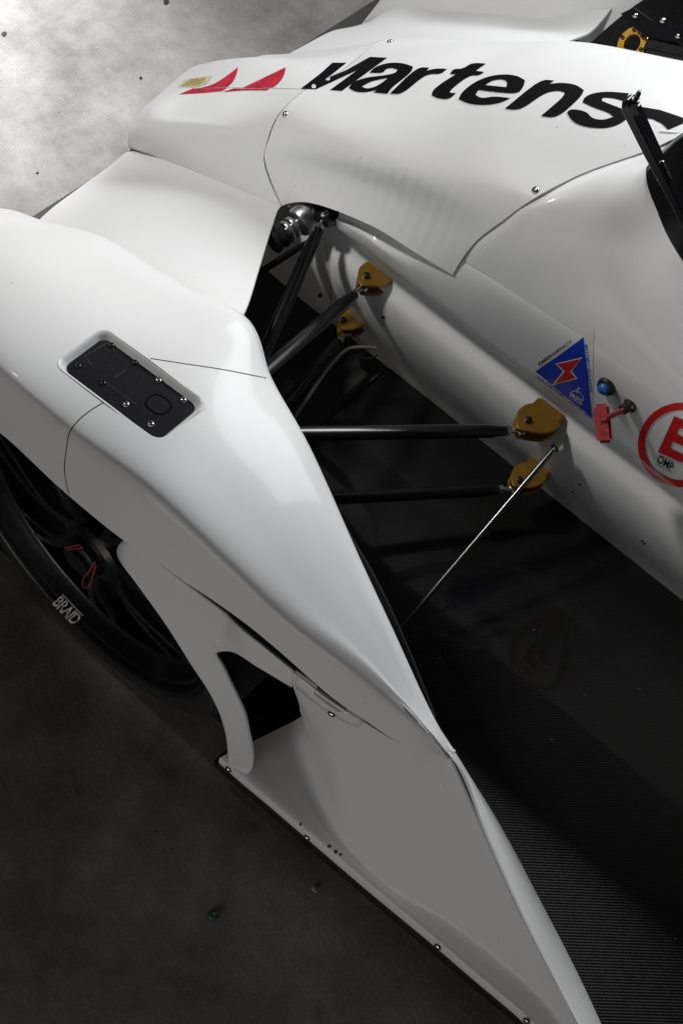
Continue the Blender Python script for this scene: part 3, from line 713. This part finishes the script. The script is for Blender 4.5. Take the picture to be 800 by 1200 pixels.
# battery isolator triangle
Q = lambda x, y: (560+x/3.3333, 370+y/3.3333)
tri = lambda pts: [Q(*p) for p in pts]
poly_decal('warning_triangle', tri([(203, 214), (330, 125), (452, 50), (448, 230), (447, 412), (330, 320)]), T_BVH, M_WHITEV, tub, .0007, .012, 'blue warning triangle sticker with a red spark')
tri_blue = poly_decal('triangle_field', tri([(224, 216), (320, 150), (412, 83), (430, 240), (446, 396), (335, 306)]), T_BVH, M_BLUE, tub, .0011)
poly_decal('spark_outline', tri([(303, 185), (409, 160), (367, 215), (390, 244), (290, 270), (333, 215)]), T_BVH, M_WHITEV, tub, .0015)
poly_decal('spark', tri([(310, 187), (405, 165), (360, 215), (382, 240), (298, 265), (340, 215)]), T_BVH, M_RED, tub, .0019)
def line_text(name, s, a, b, upv, bvh, mat, parent, bold=.0, off=.0014):
    a, b = Vector((*a, 0)), Vector((*b, 0)); u = Vector((*upv, 0))
    text_decal(name, s, lambda t, h: tuple((a+(b-a)*t+u*h)[:2]), bvh, mat, parent, bold, off, .02)
line_text('small_print', 'www.CARTEKMOTORSPORT.com', Q(226, 238), Q(440, 400), (2.3, -3.0), T_BVH, M_BLUE, tub, .02)
line_text('small_print', 'BATTERY ISOLATOR', Q(418, 112), Q(438, 300), (2.6, -.4), T_BVH, M_BLUE, tub, .02)
line_text('small_print', 'EMERGENCY', Q(240, 192), Q(370, 100), (-1.8, -2.6), T_BVH, M_INK, tub, .02)
line_text('small_print', 'PRESS', Q(357, 317), Q(405, 348), (1.6, -6.2), T_BVH, M_WHITEV, tub, .01)
ribbon('press_mark', T_BVH, [Q(362, 300), Q(382, 290), Q(410, 312), Q(412, 328), Q(395, 322), Q(364, 303)], .0012, M_WHITEV, tub, 4, .0016)
ribbon('press_mark', T_BVH, [Q(386, 298), Q(396, 280), Q(402, 284)], .002, M_WHITEV, tub, 4, .0016)
# red E roundel
def ringpts(cx, cy, rx, ry, n=40): return [(cx+rx*math.cos(2*math.pi*k/n), cy+ry*math.sin(2*math.pi*k/n)) for k in range(n)]
TS_BVH = T_BVH
vs_ = ringpts(798, 521, 51, 49.5)+ringpts(798, 521, 42.5, 41); n_ = 40
link('roundel_ring', decal_tris(vs_, [t for k in range(n_) for t in ((k, (k+1) % n_, n_+(k+1) % n_), (k, n_+(k+1) % n_, n_+k))], lambda x, y: (x, y), TS_BVH, .0012, .006), M_RED, tub, 60, 'red ring of the round E sticker')
line_text('roundel_letter', 'E', (771.5, 527), (800, 540), (18.5, -40), TS_BVH, M_RED, tub, .035)
line_text('small_print', 'OMP', Q(697, 568), Q(757, 604), (3.2, -8), TS_BVH, M_INK, tub, .02)
ribbon('underline', TS_BVH, [Q(704, 541), Q(735, 556), Q(767, 572)], .0012, M_INK, tub, 3, .0014)
ribbon('underline', TS_BVH, [Q(693, 575), Q(725, 592), Q(758, 612)], .0012, M_INK, tub, 3, .0014)

fp = poly_decal('vent_flap', bez([(346, 787), (388, 817), (420, 840)], 5)+[(427, 845), (423, 849)]+bez([(410, 846), (380, 828), (348, 803)], 5), bvh_of(side_me, leg_me), M_PAINT, side, .0045)
so = fp.modifiers.new('thickness', 'SOLIDIFY'); so.thickness = .004; so.offset = -1
h = hit(bvh_of(side_me), 391, 833); add_screw(h[0]+h[1]*.0045, h[1], side, 1.25, name='bolt')
# --- kill button and pull handle on the tub
h = hit(T_BVH, 711, 452)
bnz = (h[1]+V(0, -.25, .12)).normalized(); Mb = mat_at(h[0], bnz)
btn = link('kill_button', lathe([(0, -.002), (.0165, -.002), (.0165, .004), (.0145, .008), (.0115, .009), (.0112, .004), (0, .004)], Mb, 28), M_BLACK, car, 40)
link('button_cap', lathe([(0, .017), (.006, .0166), (.0095, .0145), (.0105, .010), (.0105, .004)], Mb, 28), M_BTN, btn, 60)
p0 = hit(T_BVH, 738, 475)[0]; pn = hit(T_BVH, 738, 475)[1]
gy = p0.y-.052
ga, gb = Yp(704, 477, gy), Yp(708, 515, gy-.004); gl = gb-ga
hdl = link('pull_handle', box_mesh(mat_at((ga+gb)/2, (CAM-ga), gl), gl.length, .025, .013, .0045), M_PINK, car, 40)
link('handle_stem', tube([p0+pn*.008, Yp(727, 482, p0.y-.022), Yp(710, 490, gy)], [.0065, .0065, .007], 12, .6), M_PINK, hdl, 50)
link('handle_socket', lathe([(0, -.002), (.0125, -.002), (.0125, .003), (.009, .006), (.0085, .018), (0, .018)], mat_at(p0, pn+V(-.3, -.3, 0)), 20), M_BLACK, hdl, 40)
gz = (CAM-ga).normalized(); gx = gl.normalized(); gs = gz.cross(gx)
for k in range(4):
    c_ = ga+gl*(.18+.1*k)+gz*.0066; link('grip_rib', tube([c_-gs*.007, c_+gs*.007+gx*.003], .0011, 6), M_PINK, hdl, 50)
# --- paint chips on the tub and sill
def chips(bvh, par, spots):
    for (x, y, r) in spots:
        pts = [(x+r*random.uniform(.5, 1.2)*math.cos(a)*1.3, y+r*random.uniform(.5, 1.2)*math.sin(a)) for a in [k*1.047 for k in range(6)]]
        poly_decal('paint_chip', pts, bvh, M_CHIP, par, .0005)
chips(T_BVH, tub, [(662, 571, 1.3), (669, 567, 1.1), (679, 567.5, 1.9), (671, 576, 1.2), (645, 551, 1), (752, 634, 1.6), (754, 637, 2), (719, 641, 1), (725, 643, 1), (449, 372, 2.2), (457, 326, 1.2)])
chips(SIDE_BVH, side, [(352, 966, 2), (386, 992, 2.4), (393, 998, 2.2), (399, 1001, 1.6)])

# --- wheels
def build_wheel(cx, cz, y0, side):
    """axle across the car; y0 = outer face, side = +1 when the inside lies towards +y"""
    ax = V(0, -side, 0); M = mat_at(V(cx, y0, cz), ax, V(1, 0, 0))      # local z points outboard
    bm = bmesh.new()
    T = [(.273, -.014), (.276, -.007), (.282, -.005), (.290, -.005), (.302, -.007), (.315, -.012), (.3235, -.022), (.3265, -.040), (.3275, -.14), (.3235, -.232), (.314, -.256), (.29, -.270), (.28, -.268), (.273, -.255)]
    lathe_into(bm, T, M, 96)
    whl = link('front_wheel', bm_mesh(bm), M_RUBBER, car, 50)
    R = [(.2485, -.020), (.2485, -.010), (.2465, -.0065), (.2425, -.0065), (.2395, -.010), (.2375, -.020), (.2335, -.016), (.2285, -.018), (.2230, -.030), (.217, -.042), (.214, -.046), (.212, -.060), (.212, -.24), (.244, -.25), (.2485, -.255)]
    R = [(r*1.10, h) for r, h in R]
    rim_me = lathe(R, M, 96); rim = link('rim', rim_me, M_RIM, whl, 40)
    rg = [link('rim_step', lathe([(.225, -.045), (.229, -.0405), (.235, -.0405), (.237, -.044), (.232, -.055)], M, 96), M_RIM, whl, 50)]
    # spokes: one bowed blade that splits towards the rim, copied round the hub
    def blade(a, split):
        def P(r, off, z): return M @ (Matrix.Rotation(a, 4, 'Z') @ V(r, off, z))
        st = [(.045, .0, .030, -.040), (.085, .0, .022, -.030), (.125, split*.4, .016, -.030), (.17, split*.75, .014, -.036), (.232, split, .019, -.046)]
        rows = []
        for r, o, wd, z in st:
            rows.append([P(r, o-wd*.55, z-.012), P(r, o-wd*.42, z-.001), P(r, o, z+.001), P(r, o+wd*.42, z-.001), P(r, o+wd*.55, z-.012)])
        return grid_mesh(grid(rows, 5, 2), .010, M @ V(0, 0, 2))
    for k in range(7):
        for sp in (-.026, .026): link('spoke', blade(k*2*math.pi/7+.25, sp), M_RIM, whl, 40)
    link('brake_disc', lathe([(.07, -.135), (.165, -.135), (.165, -.165), (.07, -.165), (.07, -.135)], M, 64), M_BRAKE, whl, 30)
    link('wheel_backing', lathe([(0, -.12), (.05, -.12), (.05, -.25), (0, -.25)], M, 32), M_BLACK, whl, 30)
    link('hub', lathe([(.062, -.07), (.060, -.034), (.052, -.026), (.040, -.024), (.036, -.012), (.030, -.008), (.024, -.008), (.021, -.020), (0, -.020)], M, 32), M_RIM, whl, 35)
    link('centre_nut', prism([M @ V(.030*math.cos(k*math.pi/3), .030*math.sin(k*math.pi/3), -.03) for k in range(6)], ax*.028), M_BLACK, whl, 30)
    return whl, rim, rim_me, M
wheel, rim, rim_me, MW = build_wheel(0, .328, .0155, 1)
build_wheel(0, .328, 2*CY-.0155, -1)
R_BVH = bvh_of(rim_me)
o0 = Vector((62, 707)); tx = Vector((24.5, 25.5)); ty = Vector((10.5, -9.0))
text_decal('rim_lettering', 'BRAID', lambda t, h: tuple(o0+tx*t+ty*h), R_BVH, M_WHITEV, rim, .012, .0012, .006, .95)
for a, b in (((73.5, 696.5), (97.5, 721.5)), ((61, 709), (85.5, 735))):
    ribbon('rim_lettering_rule', R_BVH, [a, ((a[0]+b[0])/2, (a[1]+b[1])/2), b], .0018, M_WHITEV, rim, 4, .0012)
# red safety clips on the hub
def W(px, py, y): return Yp(px, py, y)
for loop in ([(112, 658), (106, 668), (97, 683), (98, 688), (104, 687), (110, 672), (113, 662)], [(76, 642), (84, 641), (94, 639), (97, 641), (90, 643), (79, 644)]):
    pts = curve_pts([W(x, y, .016) for x, y in loop], 5)
    link('safety_clip', tube(pts, .0011, 6), M_PINK, wheel, 60)

# --- suspension links
def rod(name, a, b, r, flat=1.0, up=None, eye=True, parent=None, mat=None):
    """tapered tube from the eye at a to b, with a threaded rod end and lock nut at a"""
    d = (b-a); L_ = d.length; d = d.normalized()
    e = .030 if eye else 0
    p = [a+d*e, a+d*(e+.004), a+d*(e+.016), a+d*(e+.034), a.lerp(b, .5), b]
    o = link(name, tube(p, [r*.72, r*.78, r*.82, r, r, r], 18, flat, up), mat or M_GLOSSBLK, car, 50)
    if eye:
        link('rod_end', tube([a, a+d*.012, a+d*.034], [.0046, .0052, .0052], 10), M_STEEL, o, 40)
        x, y, z = frame(d)
        link('lock_nut', prism([a+d*(e-.0085)+(x*math.cos(k*math.pi/3)+y*math.sin(k*math.pi/3))*.0088 for k in range(6)], d*.008), M_STEEL, o, 20)
        link('ball_eye', lathe([(.0035, -.0055), (.0095, -.0055), (.0115, -.002), (.0115, .002), (.0095, .0055), (.0035, .0055), (.0035, -.0055)], mat_at(a, V(0, .1, 1)), 18), M_STEEL, o, 35)
    return o
def bracket(outline, z, bolt, gap=.023, t=.0065):
    cx_ = sum(p[0] for p in outline)/len(outline); y0 = min(p[1] for p in outline); sh = .62
    outline = [(cx_+(x-cx_)*.95, y) for x, y in outline]
    pts = [Zp(x, y0+(y-y0)*sh, z) for x, y in outline]
    c_ = sum(pts, V(0, 0, 0))/len(pts)
    pts = [p+V(0, .010, 0) if p.y > c_.y+.008 else p for p in pts]
    def plate_(dz):
        bm = bmesh.new(); n = len(pts)
        sm = [Vector(q) for q in curve_pts(pts+pts[:1], 4)[:-1]]
        rings = []
        for ins, h_ in ((.0012, 0), (0, -.0012), (0, -t+.0012), (.0012, -t)):
            rings.append([bm.verts.new(p+(c_-p).normalized()*ins+V(0, 0, h_+dz)) for p in sm])
        for a, b in zip(rings, rings[1:]):
            for k in range(len(sm)): bm.faces.new((a[k], a[(k+1) % len(sm)], b[(k+1) % len(sm)], b[k]))
        bm.faces.new(rings[0]); bm.faces.new(rings[-1][::-1]); return bm_mesh(bm)
    o = link('wishbone_bracket', plate_(0), M_GOLD, car, 40)
    link('lower_lug', plate_(-gap), M_GOLD, o, 40)
    back = [p for p in pts if p.y > c_.y]
    yb = c_.y+.012
    xs = [p.x for p in pts if p.y > yb-.012] or [c_.x-.02, c_.x+.02]
    link('bracket_web', box_mesh(Matrix.Translation(V((min(xs)+max(xs))/2, yb+.018, z-gap/2-t/2)), (max(xs)-min(xs))*.9, .036, gap+t*.7, .004), M_GOLD, o, 40)
    bp_ = Zp(*bolt, z)
    link('bracket_bolt', lathe([(0, .0075), (.0035, .0075), (.006, .0062), (.0066, .001), (.0066, -.001)], Matrix.Translation(bp_), 16), M_BLACK, o, 40)
    link('pivot_pin', tube([bp_+V(0, 0, .0), bp_+V(0, 0, -gap-t)], .0034, 10), M_STEEL, o, 40)
    return bp_+V(0, 0, -gap/2-t/2)
UF = bracket([(419, 322), (421, 314), (428, 309), (435, 312), (447, 321), (457, 331), (459, 340), (450, 349), (435, 351), (421, 347)], .327, (429, 324))
LF = bracket([(396, 381), (399, 371), (405, 366), (411, 367), (420, 373), (427, 380), (428, 388), (419, 396), (406, 398), (398, 394)], .178, (402, 376))
UR = bracket([(604, 490), (607, 481), (615, 476), (625, 477), (636, 485), (645, 498), (652, 510), (653, 519), (640, 526), (622, 524), (606, 517)], .327, (618, 493))
LR = bracket([(598, 560), (602, 549), (608, 545), (613, 546), (622, 554), (631, 563), (637, 573), (636, 580), (624, 587), (609, 586), (601, 582)], .178, (608, 563))
UBJ, LBJ = Zp(225, 510, .44), Zp(240, 592, .20)
zx = V(0, 0, 1)
def near(p, q, z): return p
rod('upper_wishbone_front_tube', Zp(424, 337, .312), UBJ, .0135, .72, zx)
rod('upper_wishbone_rear_tube', Zp(609, 504.5, .312), UBJ, .0130, .78, zx)
rod('lower_wishbone_front_tube', Zp(405, 390, .163), LBJ, .0125, .85, zx)
rod('lower_wishbone_rear_tube', Zp(601, 573, .163), LBJ, .0120, .85, zx)
link('wheel_upright', tube([UBJ+V(0, -.01, .02), UBJ.lerp(LBJ, .5)+V(0, -.05, 0), LBJ+V(0, -.01, -.03)], [.022, .05, .025], 16), M_BLACK, car, 50)
PT = Zp(380, 253, .375)
push = rod('pushrod', PT, Zp(268, 510, .27), .0128, 1, None)
link('rocker', prism([PT+V(-.03, .0, .006), PT+V(-.012, -.016, .006), PT+V(.018, -.012, .006), PT+V(.03, .012, .006), PT+V(.02, .06, .006), PT+V(-.04, .07, .006)], V(0, 0, -.014)), M_BLACK, car, 30)
add_screw(PT+V(0, 0, .006), V(0, -.15, 1).normalized(), push, 1.5)
rod('anti_roll_link', Zp(360, 284, .345), Zp(240, 360, .28), .0065, 1, None, False)
# damper: body, shaft, collars, spring cup
da, db = Zp(376, 242, .350), Zp(298, 300, .318); dd = (db-da).normalized(); Ld = (db-da).length
MD = mat_at(da, dd)
damper = link('damper', lathe([(0, 0), (.027, 0), (.029, .003), (.029, .052), (.0265, .057), (.020, .059), (0, .059)], MD, 36), M_ALU, car, 35)
link('damper_shaft', lathe([(.0125, .058), (.0125, .11), (0, .11)], MD, 24), M_STEEL, damper, 35)
for q in (.066, .079): link('damper_collar', lathe([(.012, q), (.0205, q), (.0215, q+.002), (.0215, q+.0055), (.0205, q+.0075), (.012, q+.0075)], MD, 32), M_ALU, damper, 35)
link('spring_cup', lathe([(.012, .090), (.021, .092), (.023, .100), (.017, .106), (.022, .112), (.023, .120), (0, .125)], MD, 28), M_RUBBER, damper, 50)
# stay rod from the rear bracket to the floor
sa, sb_ = Zp(651, 524, .305), Zp(452, 757, .10)
stay = rod('floor_stay', Zp(648, 527, .305), sb_, .0052, 1, None, False, None, M_DKSTEEL)
sd = (sb_-sa).normalized()
link('stay_end', tube([sa-sd*.002, sa+sd*.012, sa+sd*.03], [.003, .0042, .0042], 10), M_STEEL, stay, 40)
link('stay_bolt', prism([sa+V(.0095*math.cos(k*math.pi/3), -.004, .0095*math.sin(k*math.pi/3)) for k in range(6)], V(.002, .012, 0)), M_STEEL, stay, 20)
link('stay_foot', box_mesh(Matrix.Translation(V(sb_.x, sb_.y, .082)), .03, .02, .024, .003), M_ALU, stay, 30)
# brake hose and sensor wire along the lower front tube
hz = [Zp(440, 408, .19), Zp(425, 407, .195), Zp(408, 409, .20), Zp(391, 424, .20), Zp(370, 452, .205), Zp(350, 482, .21), Zp(325, 515, .22)]
link('brake_hose', tube(curve_pts(hz, 6), .0036, 10), M_GREYHOSE, car, 60)
hw_ = [Zp(443, 415, .185), Zp(434, 420, .185), Zp(420, 419, .188), Zp(405, 412, .195), Zp(388, 423, .20), Zp(362, 462, .20), Zp(344, 496, .20)]
link('sensor_wire', tube(curve_pts(hw_, 6), .0018, 8), M_BLACK, car, 60)
for x, y in ((386, 417), (344, 471)):
    c_ = Zp(x, y, .196); link('cable_clip', box_mesh(mat_at(c_, V(0, 0, 1), V(.6, .5, 0)), .013, .009, .007, .002), M_BLACK, car, 30)
link('tie_block', box_mesh(mat_at(Zp(341, 462, .10), V(0, -.1, 1), V(1, .2, 0)), .045, .04, .03, .003), M_BRAKE, car, 30)
ribbon('tub_joint', T_BVH, [(381, 285), (385, 310), (387, 335), (388, 358)], .0014, M_SEAM, tub)
poly_decal('number_mark', [(372, 345), (376, 343), (378, 347), (374, 349)], T_BVH, M_INK, tub, .0006)

# --- mirror stay on the cockpit edge
ma, mb = Zp(743, 122, .93), Zp(812, 268, .80)
md = (mb-ma).normalized(); sx_ = md.cross(V(0, 0, 1)).normalized(); mn = sx_.cross(md).normalized()
if mn.z < 0: mn = -mn
def chan(t, wd, h_): 
    c_ = ma+md*t; return [c_-sx_*wd-mn*h_, c_-sx_*wd*.92, c_+sx_*wd*.92, c_+sx_*wd-mn*h_]
Lm = (mb-ma).length
rows = [chan(-.012, .010, .010), chan(-.006, .0135, .012), chan(.0, .0145, .014), chan(.35*Lm, .0125, .014), chan(.75*Lm, .0085, .012), chan(Lm, .007, .012)]
bm = bmesh.new(); rv = [[bm.verts.new(p) for p in r] for r in rows]
for a, b in zip(rv, rv[1:]):
    for k in range(4): bm.faces.new((a[k], a[(k+1) % 4], b[(k+1) % 4], b[k]))
bm.faces.new(rv[0]); bm.faces.new(rv[-1][::-1])
bmesh.ops.recalc_face_normals(bm, faces=bm.faces); bmesh.ops.bevel(bm, geom=bm.edges[:], offset=.0012, segments=1, affect='EDGES')
mst = link('mirror_stay', bm_mesh(bm), M_GLOSSBLK, car, 25)
link('stay_stud', lathe([(0, -.002), (.0085, -.002), (.0085, .0005), (.0062, .0008), (.0062, .006), (.0036, .0064), (.0036, .017), (.0026, .0185), (.0026, .021), (0, .0215)], mat_at(ma+mn*.001-md*.002, V(0, 0, 1)), 12), M_BLACK, mst, 30)
link('stay_tab', box_mesh(mat_at(ma+md*.004+sx_*.013+mn*.006, mn, md), .016, .004, .014, .001), M_GLOSSBLK, mst, 20)
link('stay_rib', box_mesh(mat_at(ma+md*.52*Lm+mn*.0015, mn, md), .03, .004, .004, .001), M_STEEL, mst, 20)
link('stay_leg', tube([mb, V(mb.x+.06, mb.y-.02, .68)], .009, 12), M_GLOSSBLK, mst, 40)

# --- far side suspension bay: gold bell, caliper bracket
gp = Yp(740, 51, 1.50); MG = mat_at(gp, V(-.3, -.75, .6))
bell = link('gold_disc_bell', lathe([(.018, 0), (.032, 0), (.034, -.003), (.034, -.008), (.018, -.008), (.018, 0)], MG, 36), M_GOLD, car, 30)
for k in range(6):
    a = k*math.pi/3; link('bell_bolt', lathe([(0, .004), (.004, .004), (.004, 0)], MG @ Matrix.Translation(V(.026*math.cos(a), .026*math.sin(a), 0)), 8), M_BLACK, bell, 30)
link('far_bay_plate', prism([Yp(x, y, 1.48) for x, y in ((727, 16), (741, 9), (762, 24), (830, 34), (830, 56), (758, 44), (737, 28))], V(.002, .012, -.006)), M_HATCH, car, 20)
link('far_caliper', box_mesh(mat_at(Yp(785, 55, 1.5), V(-.2, -.5, .8), V(1, .3, 0)), .09, .06, .04, .008), M_BLACK, car, 30)
for p in ((776, 24), (794, 42), (744, 18)): add_screw(Yp(*p, 1.477), V(-.2, -.6, .7).normalized(), bell, 1.1)

ln = [[V(x, y_+.01-.02*k, .072+(zt-.072)*k) for k in (0, .35, .7, 1)] for x, y_, zt in ((-.145, 1.565, .40), (-.105, 1.568, .49), (-.06, 1.575, .57), (.02, 1.60, .62), (.2, 1.70, .55), (.4, 1.78, .45), (.62, 1.86, .36))]  # added black sheet: stands for the shade in the far wheel bay
link('shade_liner', grid_mesh(grid(ln, 5, 4), .003), M_RUBBER, car, 40)

nl = [[V(x, y_, .072+(zt-.072)*k) for k in (0, .5, 1)] for x, y_, zt in ((.14, .305, .50), (.22, .30, .49), (.30, .292, .455), (.38, .272, .43), (.46, .245, .40), (.56, .205, .36))]  # added panel: blocks softbox light leaking through the wheel well onto the ground
link('shade_liner', grid_mesh(grid(nl, 5, 4), .003), M_RUBBER, car, 40)

# ---------------------------------------------------------------- litter on the garage floor
def bit(name, px, py, r, mat, label, cat, h_=.004, group=None, elong=1.0):
    p = Zp(px, py, 0); bm = bmesh.new(); bmesh.ops.create_icosphere(bm, subdivisions=2, radius=1)
    for v in bm.verts:
        k = 1+random.uniform(-.22, .22); v.co = V(v.co.x*r*k*elong, v.co.y*r*k, max(v.co.z, -.2)*h_*k)
    a = random.uniform(0, 3); bmesh.ops.rotate(bm, verts=bm.verts, matrix=Matrix.Rotation(a, 3, 'Z'))
    o = link(name, bm_mesh(bm), mat, None, 30); o.location = p+V(0, 0, h_*.15); o['label'] = label; o['category'] = cat
    if group: o['group'] = group
bit('glass_shard', 250, 1073, .0085, M_GREEN, 'small green glass shard lying on the dark concrete floor', 'glass shard', .006)
bit('paper_flake', 369, 1041, .006, M_PALE, 'tiny pale flake on the floor beside the white sill', 'flake', .002)
bit('pebble', 165, 92, .0035, M_DARKBIT, 'small dark pebble on the bright floor in front of the white nose', 'pebble', .004)
bit('leaf_fragment', 195, 2, .007, M_DARKBIT, 'dark leaf scrap on shaded concrete ahead of the nose', 'leaf scrap', .003, elong=1.7)
bit('rubber_crumb', 5, 40, .006, M_DARKBIT, 'black rubber crumb at the edge of the bright patch of floor', 'rubber crumb', .003, elong=1.5)
bit('grit', 44, 203, .003, M_DARKBIT, 'lone dark grit speck on the bright floor before the carbon splitter', 'grit', .003)
tw = [Zp(79, 905, .002), Zp(82, 916, .003), Zp(88, 932, .002), Zp(90, 938, .002)]
t_ = link('twig', tube(curve_pts(tw, 4), [.0006]*13, 6), M_TWIG, None, 60); t_['label'] = 'thin dry twig on the dark floor near the front tyre'; t_['category'] = 'twig'
